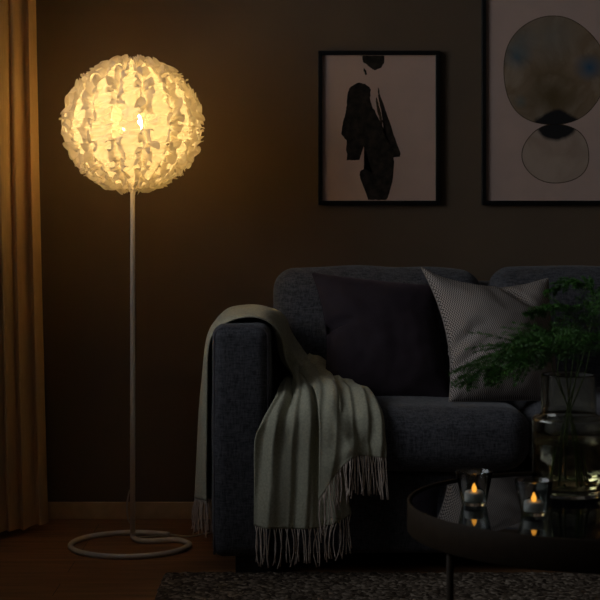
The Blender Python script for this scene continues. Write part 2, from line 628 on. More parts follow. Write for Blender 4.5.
# ------------------------------------------------------------------ floor lamp
LX, LY = -.5125, 4.90
lamp = empty('floor_lamp', (LX, LY, 0), 'tall white floor lamp with a glowing round ruffled shade and an open ring base', 'floor lamp')
LZ = 1.279
def build_shade():
    V, Fc = [], []
    NS = 14
    half = PI / NS
    nt, nw = 420, 26
    cx, cy = LX, LY
    ph0 = -PI / 2 + math.radians(4)
    for s in range(NS):
        ph = ph0 + 2 * PI * s / NS
        base = len(V)
        rs = random.Random(100 + s)
        o1, o2, o3 = rs.uniform(0, 50), rs.uniform(0, 50), rs.uniform(0, 50)
        for j in range(nt + 1):
            th = math.radians(7) + math.radians(166) * j / nt
            sn = max(math.sin(th), .12)
            # irregular gathers
            warp = 1.3 * noise.noise(Vector((o1, th * 3.0, 0)))
            a1 = th * 19 + warp * 3 + o2
            a2 = th * 33 + warp * 5 + o3
            for i in range(nw + 1):
                w = -1 + 2 * i / nw
                e = abs(w)
                sg = 1 if w >= 0 else -1
                ph_s = a1 + (1.7 if w > 0 else 0)
                A = .0060 * e ** 1.1
                wave = math.sin(ph_s) + .55 * math.sin(a2 + sg * 1.1)
                wave2 = math.cos(ph_s + .6) + .5 * math.sin(a2 * 1.3 + sg)
                # sharp gathers running across the strip
                fan = 1.3 * e * math.sin(th * 5 + o3 + sg)
                pl = 1 - abs(math.sin(a1 * .85 + .5 * w + fan)) ** .7
                pl2 = 1 - abs(math.sin(a2 * .8 + w - fan)) ** .7
                curl = math.sin(a2 * 1.9 + 2.2 * w) * max(0, e - .45)
                pleat = -.0165 * pl * (.6 + .5 * e) - .0075 * pl2 * (.6 + .6 * e) + .006 * curl
                r = .2045 - .006 * e ** 2 + A * .5 * wave + pleat
                r += .006 * noise.noise(Vector((th * 7, w * 2, o1)))
                seam = s if w > 0 else (s - 1) % NS
                lat = (w + .41 * e * e * noise.noise(Vector((th * 4.5, seam * 7.3, 2)))) * half * (1.0 - .13 * e) * r * sn + A * .8 * wave2 * min(1, sn * 1.6)
                if (s == 0 and w < -.3 and 1.30 < th < 1.82) or (s == NS - 1 and w > .3 and 1.30 < th < 1.82) or \
                   (s == 0 and w > .3 and 1.42 < th < 1.68) or (s == 1 and w < -.3 and 1.42 < th < 1.68):
                    lat -= sg * half * r * sn * .22 * e     # the paper gapes here
                dth = A * .8 * math.cos(a1 * .9 + o3) / r
                th2 = th + dth
                d = Vector((math.cos(ph) * math.sin(th2), math.sin(ph) * math.sin(th2), math.cos(th2)))
                side = Vector((-math.sin(ph), math.cos(ph), 0))
                p = d * r + side * lat
                # keep on a round body: pull back what the sideways step adds
                L = p.length
                p *= (r / L) * .6 + .4
                V.append((cx + p.x, cy + p.y, LZ - .003 + p.z * .975))
        for j in range(nt):
            for i in range(nw):
                a = base + j * (nw + 1) + i
                Fc.append((a, a + 1, a + nw + 2, a + nw + 1))
    # the free, serpentine edges of the gathers stand up along every seam
    for s in range(NS):
        ph = ph0 + 2 * PI * (s + .5) / NS
        for side_ in (-1, 1):
            rs = random.Random(500 + s * 2 + side_)
            o1, o2, o3 = rs.uniform(0, 50), rs.uniform(0, 50), rs.uniform(0, 50)
            base = len(V)
            mt, mh = 520, 7
            for j in range(mt + 1):
                th = math.radians(10) + math.radians(160) * j / mt
                sn = max(math.sin(th), .15)
                q = noise.noise(Vector((o1, th * 4, 0)))
                q2 = noise.noise(Vector((o2, th * 9, 5)))
                psi = th * 27 + q * 4 + o2
                amp = .0095 * (1 + .8 * q2) * min(1, sn * 1.3)
                for i in range(mh + 1):
                    h = i / mh
                    lat = side_ * (.0215 * h ** .9) * min(1, sn * 1.2) + amp * h ** .8 * math.sin(psi + .9 * h) + .018 * noise.noise(Vector((th * 4.5, s * 7.3, 2))) * sn
                    dth = (.0085 * h * math.sin(2 * psi + o3) + .005 * h * q) / .2
                    r = .190 + .0300 * h - .007 * h ** 3 + .0050 * h * math.sin(psi * 1.7 + o1) + .008 * h * q2 + .0022 * math.sin(psi * 3 + 3 * h)
                    th2 = th + dth
                    d = Vector((math.cos(ph) * math.sin(th2), math.sin(ph) * math.sin(th2), math.cos(th2)))
                    side = Vector((-math.sin(ph), math.cos(ph), 0))
                    p = d * r + side * lat
                    V.append((cx + p.x, cy + p.y, LZ - .003 + p.z * .975))
            for j in range(mt):
                th = math.radians(10) + math.radians(160) * j / mt
                if (s == NS - 1 and 1.30 < th < 1.82) or (s == 0 and 1.44 < th < 1.66):
                    continue
                for i in range(mh):
                    a = base + j * (mh + 1) + i
                    Fc.append((a, a + 1, a + mh + 2, a + mh + 1))
    o = mesh_obj('lamp_shade', V, Fc, 'frill', lamp, origin=(LX, LY, LZ))
    o['label'] = 'glowing cream ball of gathered paper ruffles'
    return o
shade = build_shade()
# wire carrier + holder inside the shade
g = Geo()
for zz, rr in ((.165, .045), (-.165, .045)):
    g.tube([(LX + rr * math.cos(a), LY + rr * math.sin(a), LZ + zz) for a in [2 * PI * k / 24 for k in range(24)]], .0018, 6, closed=True)
for a in (0, PI / 2, PI, 3 * PI / 2):
    g.tube([(LX, LY, LZ - .165), (LX + .045 * math.cos(a), LY + .045 * math.sin(a), LZ - .165)], .0018, 6)
for a in (0, PI):
    g.tube([(LX + .045 * math.cos(a), LY + .045 * math.sin(a), LZ - .165), (LX + .07 * math.cos(a), LY + .045 * math.sin(a), LZ), (LX + .045 * math.cos(a), LY + .045 * math.sin(a), LZ + .165)], .0018, 6)
g.obj('shade_carrier', 'lamp_white', shade, origin=(LX, LY, LZ))
BX, BY_, BZ = LX - .006, LY + .040, LZ + .0
Geo().lathe([(0, -.035), (.018, -.03), (.03, -.01), (.032, .008), (.026, .026), (.014, .036), (0, .038)], (BX, BY_, BZ), 24).obj('bulb', 'bulb', lamp)
Geo().lathe([(0, -.115), (.014, -.115), (.017, -.10), (.017, -.03), (.012, -.028), (0, -.028)], (BX, BY_, BZ), 20).obj('lamp_holder', 'lamp_white', lamp)
# pole
Geo().tube([(LX, LY, .016), (LX, LY, .4), (LX, LY, .8), (LX, LY, LZ - .12)], [.0082, .0080, .0077, .0072], 16).obj('pole', 'lamp_white', lamp)
# ring base: the pole foot bends forward right and runs once round
RCX, RCY, RR, TR = -.5125, 4.822, .178, .0082
pts = [Vector((LX, LY, .05)), Vector((LX, LY, .028)), Vector((LX + .003, LY - .006, .014)), Vector((LX + .018, LY - .018, TR + .0005)), Vector((LX + .045, LY - .030, TR)),
       Vector((LX + .085, LY - .026, TR)), Vector((LX + .122, LY - .012, TR)), Vector((LX + .148, LY - .022, TR))]
ring = []
for k in range(0, 63):
    a = math.radians(12) - math.radians(318) * k / 62
    ring.append(Vector((RCX + RR * math.cos(a), RCY + RR * math.sin(a), TR + (.0 if k < 50 else .0))))
path = []
ctl = pts + ring[2:8:2]
for k in range(80):
    path.append(spline(ctl, k / 80))
path += ring[6:]
Geo().tube(path, TR, 12).obj('ring_base', 'lamp_white', lamp)
# cord with inline switch
cp = [Vector((LX - .009, LY + .004, .055)), Vector((LX - .015, LY + .0, .075)), Vector((LX - .017, LY - .004, .11)), Vector((LX - .012, LY - .006, .145)), Vector((LX - .0085, LY, .158))]
Geo().tube([spline(cp, k / 24) for k in range(25)], .0026, 8).obj('cord_loop', 'cord', lamp)
cp = [Vector((LX, LY + .012, .02)), Vector((LX + .03, LY + .05, .004)), Vector((LX + .10, LY + .085, .004)), Vector((LX + .17, LY + .06, .004)), Vector((LX + .22, LY + .11, .004)), Vector((LX + .30, LY + .20, .004))]
Geo().tube([spline(cp, k / 50) for k in range(51)], .0028, 8).obj('power_cord', 'cord', lamp)

# ------------------------------------------------------------------ sofa
SY = 4.42
AX0, AX1 = -.243, -.083
SW = .722
SX1 = AX1 + 3 * SW
sofa = empty('sofa', ((AX0 + SX1 + .16) / 2, 4.83, 0), 'long dark blue-grey fabric sofa with loose seat and back cushions against the wall', 'sofa')
def arm(x0, x1):
    V, Fc = soft_box((x0 + x1) / 2, (SY + 5.22) / 2, (.052 + .697) / 2, x1 - x0, 5.22 - SY, .697 - .052, .034, n=(6, 24, 22), arc=5, bulge=(.006, .006, .004))
    V = wobble(V, .0035, 9, 3)
    V = [Vector((v.x, v.y, v.z)) for v in V]
    a = mesh_obj('armrest', V, Fc, 'sofa', sofa)
    # seam piping round the front panel
    pts = []
    r = .030
    xi0, xi1, zt, zb = x0 + .006, x1 - .006, .690, .06
    pts += [Vector((xi0, SY + .012, zb + (zt - r - zb) * k / 10)) for k in range(11)]
    pts += [Vector((xi0 + r - r * math.cos(q), SY + .012, zt - r + r * math.sin(q))) for q in [PI / 2 * k / 6 for k in range(1, 7)]]
    pts += [Vector((xi1 - r + r * math.sin(q), SY + .012, zt - r + r * math.cos(q))) for q in [PI / 2 * k / 6 for k in range(1, 7)]]
    pts += [Vector((xi1, SY + .012, zt - r - (zt - r - zb) * k / 10)) for k in range(1, 11)]
    Geo().tube(pts, .0032, 8).obj('piping', 'piping', a)
    return a
arm(AX0, AX1)
arm(SX1, SX1 + .16)
V, Fc = soft_box((AX1 + SX1) / 2, 4.84, .17, SX1 - AX1 - .004, .74, .235, .02, n=(20, 6, 4), arc=3)
mesh_obj('seat_base', V, Fc, 'sofa', sofa)
V, Fc = soft_box((AX1 + SX1) / 2, 5.145, .42, SX1 - AX1 - .004, .14, .73, .035, n=(20, 3, 8), arc=4, bulge=(0, 0, .004))
mesh_obj('back_frame', V, Fc, 'sofa', sofa)
for k in range(3):
    x0 = AX1 + k * SW + .003
    x1 = x0 + SW - .006
    V, Fc = soft_box((x0 + x1) / 2, (4.395 + 5.06) / 2, .377, x1 - x0, 5.06 - 4.395, .172, .062, n=(16, 16, 5), arc=6, bulge=(.008, .012, .016))
    V = wobble(V, .006, 6, 11 + k)
    c = mesh_obj('seat_cushion', V, Fc, 'sofa', sofa)
    # back cushion, leaning
    w = SW - (.085 if k == 0 else .012)
    cxx = AX1 + .005 + w / 2 if k == 0 else AX1 + k * SW + SW / 2 - (.05 if k == 1 else .04)
    V, Fc = soft_box(0, 0, 0, w, .17, .40, .060, n=(16, 5, 12), arc=6, bulge=(.006, .035, .012))
    rot = Matrix.Rotation(math.radians(-8), 3, 'X')
    V = [rot @ Vector(v) + Vector((cxx, 4.985, .628)) for v in V]
    V = wobble(V, .012, 5, 31 + k * 5)
    mesh_obj('back_cushion', V, Fc, 'sofa_back', sofa)
for (x, y) in ((AX0 + .064, 4.44), (SX1 + .03, 4.44), (AX0 + .064, 5.10), (SX1 + .03, 5.10)):
    Geo().box(x, x + .10, y, y + .08, 0 if y > 5 else .0005, .056, .004).obj('leg', 'black', sofa, False)

# ------------------------------------------------------------------ scatter cushions
def pillow(name, corners, edges, thick, mat, origin, dents, label, n=46, uvscale=.5, wseed=0, wamp=.004):
    """corners: bl, br, tr, tl in room space; edges: pull-in vectors for bottom, right, top, left"""
    bl, br, tr, tl = corners
    nrm = (br - bl).cross(tl - bl).normalized()      # towards the room
    if nrm.y > 0:
        nrm = -nrm
    V, UV = [], []
    def base(u, v):
        p = bl * (1 - u) * (1 - v) + br * u * (1 - v) + tr * u * v + tl * (1 - u) * v
        e = 4
        p = p + edges[0] * e * u * (1 - u) * (1 - v) ** 2 + edges[2] * e * u * (1 - u) * v ** 2
        p = p + edges[3] * e * v * (1 - v) * (1 - u) ** 2 + edges[1] * e * v * (1 - v) * u ** 2
        return p
    idx = {}
    Fc = []
    for side in (1, -1):
        for j in range(n + 1):
            for i in range(n + 1):
                # denser towards the seams
                u = .5 - .5 * math.cos(PI * i / n)
                v = .5 - .5 * math.cos(PI * j / n)
                rim = i in (0, n) or j in (0, n)
                if rim and side == -1:
                    idx[(side, i, j)] = idx[(1, i, j)]
                    continue
                a, b = 2 * u - 1, 2 * v - 1
                h = thick * (max(0, (1 - a * a)) ** .55) * (max(0, (1 - b * b)) ** .55)
                p = base(u, v)
                if side == 1:
                    for (du, dv, su, sv, rot_, amp) in dents:
                        x, y = u - du, v - dv
                        c, s = math.cos(rot_), math.sin(rot_)
                        x, y = x * c + y * s, -x * s + y * c
                        h -= amp * math.exp(-(x / su) ** 2 - (y / sv) ** 2)
                if not rim:
                    q = noise.noise(Vector((u * 4 + wseed, v * 4, side)))
                    q2 = noise.noise(Vector((u * 11 + wseed, v * 11, side + 3)))
                    h += (wamp * 2 * q + wamp * .8 * q2) * min(1, h / (thick * .4))
                    # puckers next to the seam
                    d_edge = min(u, 1 - u, v, 1 - v)
                    h += .0025 * math.sin((u if min(v, 1 - v) < min(u, 1 - u) else v) * 70 + q * 6) * math.exp(-d_edge / .05) * min(1, d_edge / .02)
                V.append(p + nrm * (h if side == 1 else -h * .5))
                UV.append((u * uvscale, v * uvscale))
                idx[(side, i, j)] = len(V) - 1
        for j in range(n):
            for i in range(n):
                q = [idx[(side, i, j)], idx[(side, i + 1, j)], idx[(side, i + 1, j + 1)], idx[(side, i, j + 1)]]
                Fc.append(q if side == 1 else q[::-1])
    o = mesh_obj(name, V, Fc, mat, origin=origin, uvs=UV)
    fix_normals(o)
    tag(o, label, 'cushion')
    # seam cord
    g = Geo()
    rim = [base(.5 - .5 * math.cos(PI * k / n), 0) for k in range(n)] + [base(1, .5 - .5 * math.cos(PI * k / n)) for k in range(n)] + \
          [base(.5 + .5 * math.cos(PI * k / n), 1) for k in range(n)] + [base(0, .5 + .5 * math.cos(PI * k / n)) for k in range(n)]
    pp = [rim[0]]
    for q in rim[1:]:
        if (q - pp[-1]).length > .004:
            pp.append(q)
    g.tube(pp, .0022, 6, closed=True)
    g.obj('seam', mat, o)
    return o

# plum velvet cushion
c = [P(321, 402, 4.62), P(452, 402, 4.62), P(436, 286, 4.81), P(312, 273, 4.82)]
pillow('throw_pillow', c, [Vector((0, 0, .004)), Vector((-.01, 0, 0)), Vector((0, 0, -.004)), Vector((.030, .0, 0))],
       .085, 'plum', (.25, 4.75, .49),
       [(.11, .56, .13, .022, .12, .055), (.04, .56, .05, .05, 0, .02), (.6, .55, .3, .3, 0, .012)],
       'dark plum velvet cushion leaning on the left back cushion of the sofa', wseed=3)
# grey herringbone cushion
c = [P(449, 402, 4.53), P(560, 401, 4.60), P(548, 278, 4.78), P(421, 267, 4.70)]
pillow('throw_pillow', c, [Vector((0, 0, .004)), Vector((-.006, 0, 0)), Vector((-.01, -.0, -.045)), Vector((.034, .0, 0))],
       .115, 'herring', (.55, 4.66, .49),
       [(.70, .86, .035, .16, .55, .040), (.74, .9, .10, .12, 0, .02), (.10, .42, .16, .03, .5, .032), (.10, .27, .18, .025, .45, .030), (.28, .5, .2, .03, -.4, .012)],
       'light grey herringbone cushion with a dented top edge beside the fern', wseed=9, wamp=.005)

# ------------------------------------------------------------------ throw blanket
def crest(x):
    s = math.sin(x)
    return 1.3 * (1 - abs(math.sin(x * .5 + .4)) ** 1.1) - .45 + .45 * s

def sheet(st, amp, waves, nu, nv, seed=0, tpow=1):
    """st: rows of control points (each row across the width); returns grid of points"""
    G = []
    rows = len(st)
    for j in range(nv + 1):
        v = j / nv
        ctl = []
        for k in range(len(st[0])):
            ctl.append(spline([st[r][k] for r in range(rows)], v))
        G.append([spline(ctl, i / nu) for i in range(nu + 1)])
    out = []
    for j in range(nv + 1):
        v = j / nv
        A = lin(amp, v)
        row = []
        for i in range(nu + 1):
            u = i / nu
            du = G[j][min(i + 1, nu)] - G[j][max(i - 1, 0)]
            dv = G[min(j + 1, nv)][i] - G[max(j - 1, 0)][i]
            n = du.cross(dv)
            n = n.normalized() if n.length > 1e-12 else Vector((0, 0, 1))
            d = 0
            for (fq, phs, tw, wt) in waves:
                d += wt * crest(2 * PI * (fq * u + phs + tw * v) + 3.2 * noise.noise(Vector((u * 1.6, v * 2.6, seed))))
            d += .5 * noise.noise(Vector((u * 5 + seed, v * 9, 1.7)))
            row.append(G[j][i] + n * (A * d))
        out.append(row)
    return out

def V3(*t):
    return [Vector(p) for p in t]

# from the hem behind the arm, over the arm, down to a gathered rope and out over the seat front
A_st = [
    V3((-.258, 4.95, .125), (-.288, 4.86, .14), (-.302, 4.74, .165), (-.297, 4.60, .185), (-.262, 4.50, .195)),
    V3((-.260, 4.93, .34), (-.284, 4.85, .34), (-.294, 4.73, .34), (-.288, 4.59, .34), (-.260, 4.495, .34)),
    V3((-.258, 4.92, .50), (-.275, 4.84, .50), (-.283, 4.72, .50), (-.277, 4.58, .50), (-.258, 4.49, .50)),
    V3((-.252, 4.90, .64), (-.262, 4.82, .645), (-.266, 4.71, .65), (-.262, 4.57, .65), (-.253, 4.48, .64)),
    V3((-.215, 4.89, .700), (-.218, 4.80, .706), (-.216, 4.69, .710), (-.212, 4.56, .706), (-.215, 4.465, .692)),
    V3((-.160, 4.88, .712), (-.160, 4.79, .720), (-.158, 4.68, .724), (-.160, 4.55, .720), (-.165, 4.455, .708)),
    V3((-.100, 4.87, .708), (-.098, 4.78, .716), (-.094, 4.67, .720), (-.096, 4.56, .716), (-.105, 4.455, .702)),
    V3((-.062, 4.86, .68), (-.055, 4.78, .69), (-.050, 4.69, .69), (-.060, 4.58, .68), (-.062, 4.48, .665)),
    V3((-.010, 4.84, .61), (-.020, 4.78, .61), (-.030, 4.71, .605), (-.042, 4.63, .60), (-.055, 4.55, .58)),
    V3((.025, 4.76, .555), (.012, 4.74, .565), (-.002, 4.71, .565), (-.018, 4.67, .555), (-.034, 4.63, .53)),
    V3((.085, 4.66, .520), (.055, 4.65, .535), (.020, 4.64, .535), (-.020, 4.60, .520), (-.055, 4.55, .505)),
    V3((.120, 4.50, .505), (.075, 4.48, .515), (.030, 4.46, .512), (-.020, 4.44, .500), (-.065, 4.43, .488)),
    V3((.135, 4.40, .465), (.085, 4.385, .470), (.030, 4.375, .465), (-.040, 4.372, .450), (-.100, 4.380, .435)),
    V3((.130, 4.370, .37), (.085, 4.368, .37), (.020, 4.364, .36), (-.055, 4.366, .36), (-.122, 4.380, .385)),
    V3((.125, 4.368, .26), (.080, 4.366, .25), (.015, 4.362, .25), (-.058, 4.365, .25), (-.125, 4.382, .26)),
    V3((.140, 4.366, .185), (.080, 4.364, .155), (.010, 4.360, .145), (-.060, 4.366, .145), (-.126, 4.384, .150)),
]
A_amp = [.007, .007, .007, .006, .011, .013, .013, .019, .023, .020, .022, .018, .020, .024, .024, .022]
A_grid = sheet(A_st, A_amp, [(2.7, .1, .5, 1.0), (5.9, .45, -.6, .5)], 84, 230, 2)
# shorter flap lying over it, to the right
B_st = [
    V3((.040, 4.79, .572), (.030, 4.77, .580), (.018, 4.75, .58), (.004, 4.72, .575), (-.012, 4.69, .560)),
    V3((.085, 4.78, .545), (.065, 4.76, .56), (.045, 4.74, .565), (.020, 4.70, .56), (-.005, 4.66, .54)),
    V3((.140, 4.75, .510), (.115, 4.72, .525), (.085, 4.68, .535), (.050, 4.64, .54), (.015, 4.60, .53)),
    V3((.175, 4.64, .503), (.145, 4.60, .518), (.115, 4.57, .525), (.075, 4.53, .53), (.030, 4.50, .522)),
    V3((.205, 4.51, .500), (.172, 4.47, .508), (.135, 4.45, .510), (.095, 4.43, .508), (.045, 4.415, .498)),
    V3((.228, 4.405, .462), (.190, 4.385, .462), (.148, 4.370, .458), (.103, 4.358, .452), (.052, 4.352, .440)),
    V3((.232, 4.375, .395), (.195, 4.362, .395), (.150, 4.352, .39), (.103, 4.344, .37), (.052, 4.340, .345)),
    V3((.234, 4.372, .338), (.195, 4.360, .342), (.146, 4.350, .345), (.098, 4.340, .300), (.050, 4.336, .225)),
]
B_amp = [.012, .018, .018, .014, .014, .017, .019, .018]
B_grid = sheet(B_st, B_amp, [(1.7, .3, .5, 1.0), (4.6, .1, -.9, .45)], 64, 110, 5)
V, Fc = [], []
for Gd in (A_grid, B_grid):
    b0 = len(V)
    W = len(Gd[0])
    for row in Gd:
        V += row
    for j in range(len(Gd) - 1):
        for i in range(W - 1):
            a = b0 + j * W + i
            Fc.append((a, a + 1, a + W + 1, a + W))
blanket = mesh_obj('throw_blanket', V, Fc, 'throw', origin=(-.05, 4.5, .5))
tag(blanket, 'grey-green wool throw with pale fringe draped over the sofa arm and seat', 'throw blanket')
md = blanket.modifiers.new('cloth_thickness', 'SOLIDIFY')
md.thickness = .004
md.offset = 0

def fringe(edge, n, length, seed, lean=Vector((0, 0, 0)), floor_z=None):
    rs = random.Random(seed)
    g = Geo()
    for k in range(n):
        s = (k + rs.uniform(-.22, .22) + .5) / n
        p = lin_v(edge, s)
        L = length * rs.uniform(.86, 1.1)
        sway = Vector((rs.gauss(0, .065), rs.gauss(-.02, .05), -1)) + lean * rs.uniform(.5, 1.2)
        curl = Vector((rs.gauss(0, .13), rs.gauss(0, .06), 0))
        pts, rd = [], []
        for q in range(9):
            t = q / 8
            d = p + sway * (L * t) + curl * (L * t * (1 - t) * 1.5) + Vector((.0004 * math.sin(q * 2.1 + k), 0, 0))
            if floor_z is not None and d.z < floor_z:
                d = Vector((d.x - (floor_z - d.z) * .6, d.y, floor_z))
            pts.append(d)
            rd.append(.0017 if q < 8 else .0022)
        g.tube(pts, rd, 5)
    return g.obj('fringe', 'fringe', blanket)

def lin_v(pts, s):
    n = len(pts) - 1
    x = min(max(s, 0), 1) * n
    i = min(int(x), n - 1)
    return pts[i].lerp(pts[i + 1], x - i)

fringe(A_grid[-1], 36, .100, 1)
fringe(B_grid[-1], 42, .104, 2, Vector((.04, -.07, 0)))
fringe(A_grid[0], 44, .096, 3, Vector((-.0, 0, 0)), .006)

# ------------------------------------------------------------------ rug
def build_rug():
    x0, x1, y0, y1 = -.378, 2.45, 2.2, 4.415
    nx, ny = 300, 200
    V, Fc = [], []
    ys = []
    for j in range(ny + 1):
        ys.append(y1 - (y1 - y0) * (j / ny) ** 1.5)
    for j in range(ny + 1):
        for i in range(nx + 1):
            x = x0 + (x1 - x0) * i / nx
            y = ys[j]
            e = min(x - x0, x1 - x, y - y0, y1 - y)
            h = .016 * min(1, (e + .003) / .012)
            h += .0045 * noise.noise(Vector((x * 60, y * 60, 0))) + .003 * noise.noise(Vector((x * 130, y * 130, 4)))
            wx = .004 * noise.noise(Vector((y * 40, 3, 1))) if i in (0, nx) else 0
            wy = .004 * noise.noise(Vector((x * 40, 7, 1))) if j in (0, ny) else 0
            V.append((x + wx, y + wy, max(.001, h) if e > 0 else .001))
    for j in range(ny):
        for i in range(nx):
            a = j * (nx + 1) + i
            Fc.append((a, a + 1, a + nx + 2, a + nx + 1))
    o = mesh_obj('rug', V, Fc, 'rug', origin=(1, 3.3, 0))
    fix_normals(o)
    tag(o, 'thick flecked brown wool rug on the floor in front of the sofa', 'rug')
build_rug()

# ------------------------------------------------------------------ coffee table
TX, TY, TRD, TZ = .594, 3.155, .382, .43
table = empty('coffee_table', (TX, TY, 0), 'low round black coffee table with a mirror-like glass top and slim legs', 'coffee table')
Geo().lathe([(0, -.006), (TRD - .010, -.006), (TRD - .008, -.004), (TRD - .008, -.0015), (TRD - .010, 0), (0, 0)], (TX, TY, TZ), 128).obj('tabletop', 'tabletop', table, False)
Geo().lathe([(TRD - .0065, -.055), (TRD - .0065, .003), (TRD - .005, .0045), (TRD - .001, .0045), (TRD, .003), (TRD, -.053), (TRD - .002, -.055), (TRD - .0065, -.055)], (TX, TY, TZ), 128).obj('rim', 'table', table)
Geo().lathe([(0, -.012), (TRD - .007, -.012), (TRD - .007, -.0062), (0, -.0062)], (TX, TY, TZ), 96).obj('underframe', 'table', table)
def legx(px, d):
    return (px - 300) * d / F
for (x, y) in ((legx(450, 2.965), 2.965), (TX + .29, TY - .16), (TX + .13, TY + .31)):
    Geo().tube([(x, y, .0165), (x, y, .2), (x, y, TZ - .012)], .0068, 12).obj('leg', 'table', table)

# ------------------------------------------------------------------ candle glasses
def candle_glass(x, y, label, label2):
    z = TZ
    o = Geo().lathe([(0, 0.0003), (.0225, 0.0003), (.0240, .002), (.0365, .064), (.0370, .0665), (.0358, .0675), (.0345, .0660),
                     (.0225, .010), (.0215, .0085), (0, .008)], (x, y, z), 48).obj('candle_glass', 'glass', origin=(x, y, z))
    tag(o, label, 'candle glass', 'tapered tealight glasses on the coffee table')
    t = Geo().lathe([(0, .0), (.0178, .0), (.0190, .001), (.0188, .0145), (.0180, .0165), (.010, .0158), (.004, .0165), (0, .0165)], (x, y, z + .0085), 32).obj('tealight', 'wax', origin=(x, y, z + .0085))
    tag(t, label2, 'tealight', 'lit tealights on the coffee table')
    f = Geo().lathe([(0, 0), (.0040, .001), (.0052, .004), (.0046, .0075), (.0028, .0115), (.0010, .0145), (0, .0155)], (x, y, z + .0085 + .0162), 20).obj('flame', 'flame', t)
candle_glass(.3425, 3.145, 'clear tapered candle glass standing alone near the left rim of the table', 'white tealight with amber flame, farther from the vase, in the left glass')
candle_glass(.4445, 3.040, 'clear tapered candle glass standing close to the foot of the vase', 'white tealight with amber flame in the glass close to the vase')

# ------------------------------------------------------------------ vase, water, fern
VX, VY = .548, 3.262
vase = Geo().lathe([(0, .0004), (.070, .0004), (.0735, .004), (.0745, .012), (.0750, .150), (.0740, .1565), (.0700, .160), (.0590, .163), (.0565, .167), (.0560, .176), (.0560, .243), (.0557, .246),
            (.0540, .246), (.0537, .243), (.0537, .176), (.0545, .1655), (.0575, .1600), (.0690, .1570), (.0715, .1545), (.0722, .150), (.0718, .020), (.066, .0145), (0, .0135)], (VX, VY, TZ), 80).obj('glass_vase', 'vase', origin=(VX, VY, TZ))
tag(vase, 'clear stepped glass vase with a narrower neck, half full of water', 'vase')
WL = .108
water = Geo().lathe([(0, .0142), (.066, .0152), (.0710, .0215), (.0714, WL), (.0700, WL - .0008), (.069, WL - .001), (0, WL - .001)], (VX, VY, TZ), 64).obj('vase_water', 'water', origin=(VX, VY, TZ + .0142))
tag(water, 'still water filling the lower half of the glass vase', 'water')

fern = empty('asparagus_fern', (VX, VY, TZ + .02), 'bunch of feathery green fern fronds standing in the glass vase', 'fern')
def frond(ctrl, seed, blen=.10, nb=26, start=.35, droop=.5):
    """arching stem with flat side branches carrying fine needles"""
    rs = random.Random(seed)
    ctrl = [Vector(c) for c in ctrl]
    g_s, g_n = Geo(), Geo()
    N = 40
    pts = [spline(ctrl, k / N) for k in range(N + 1)]
    g_s.tube(pts, [.0016 * (1 - .7 * k / N) for k in range(N + 1)], 5)
    def needles(a, b, ln, dens):
        ax = b - a
        L = ax.length
        ax.normalize()
        cnt = max(3, int(L / dens))
        for q in range(cnt):
            p = a + ax * (L * (q + .5) / cnt)
            for s in (0, 1, 2):
                r = Vector((rs.gauss(0, 1), rs.gauss(0, 1), rs.gauss(0, .55)))
                r = (r - ax * r.dot(ax))
                if r.length < 1e-4:
                    continue
                d = (r.normalized() * .8 + ax * .75).normalized()
                l = ln * rs.uniform(.7, 1.15)
                w = ax.cross(d).normalized() * .00055
                i = len(g_n.v)
                g_n.v += [p - w, p + w, p + d * l * .6 + w * .9, p + d * l, p + d * l * .6 - w * .9]
                g_n.f.append((i, i + 1, i + 2, i + 3, i + 4))
    for k in range(nb):
        s = start + (1 - start) * (k + .5) / nb
        p = spline(ctrl, s)
        t = (spline(ctrl, min(1, s + .02)) - spline(ctrl, s - .02)).normalized()
        side = t.cross(Vector((0, 0, 1)))
        if side.length < .1:
            side = Vector((1, 0, 0))
        side.normalize()
        upv = side.cross(t).normalized()
        env = math.sin(PI * min(1, .12 + .88 * (k + .5) / nb) ** .8) * .8 + .25
        for sg in (-1, 1):
            L = blen * env * rs.uniform(.8, 1.15)
            d = (t * .75 + side * sg * rs.uniform(.6, 1.0) + upv * rs.uniform(-.35, .5)).normalized()
            m = 6
            bp = [p.copy()]
            cur = d.copy()
            for q in range(m):
                cur = (cur + Vector((0, 0, -droop * .12))).normalized()
                bp.append(bp[-1] + cur * L / m)
            g_s.tube(bp, [.0006 * (1 - .5 * q / m) for q in range(m + 1)], 3, cap=False)
            for q in range(m):
                # twigs
                for s2 in (-1, 1):
                    tw = bp[q] + (bp[q + 1] - bp[q]) * .5
                    axd = (bp[q + 1] - bp[q]).normalized()
                    sd = axd.cross(upv).normalized() * s2
                    tl = L * .24 * (1 - q / m * .6)
                    e = tw + (axd * .8 + sd * .8 + upv * rs.uniform(-.3, .3)).normalized() * tl
                    needles(tw, e, .0055, .0035)
                needles(bp[q], bp[q + 1], .0055, .0035)
    f = g_s.obj('frond', 'stem', fern)
    fo = mesh_obj('needles', g_n.v, g_n.f, 'fern', f, smooth=False)
    return f
base_z = TZ + .02
def from_vase(dx, dy, mid, rest):
    return [(VX + dx, VY + dy, base_z), (VX + dx * .4, VY + dy * .4, TZ + .14), (mid[0], mid[1], TZ + .243)] + rest
def Q(px, py, d):
    return tuple(P(px, py, d))
frond(from_vase(.03, .01, (VX - .030, VY - .01), [Q(547, 352, 3.22), Q(520, 346, 3.18), Q(490, 362, 3.15), Q(466, 382, 3.12)]), 1, .100, 26, .45)
frond(from_vase(.02, -.02, (VX - .02, VY + .015), [Q(562, 346, 3.28), Q(545, 350, 3.30), Q(512, 368, 3.32), Q(492, 370, 3.33)]), 2, .095, 24, .45)
frond(from_vase(-.01, .02, (VX + .005, VY + .0), [Q(576, 330, 3.26), Q(568, 310, 3.24), Q(548, 306, 3.21), Q(530, 314, 3.18)]), 3, .055, 13, .5)
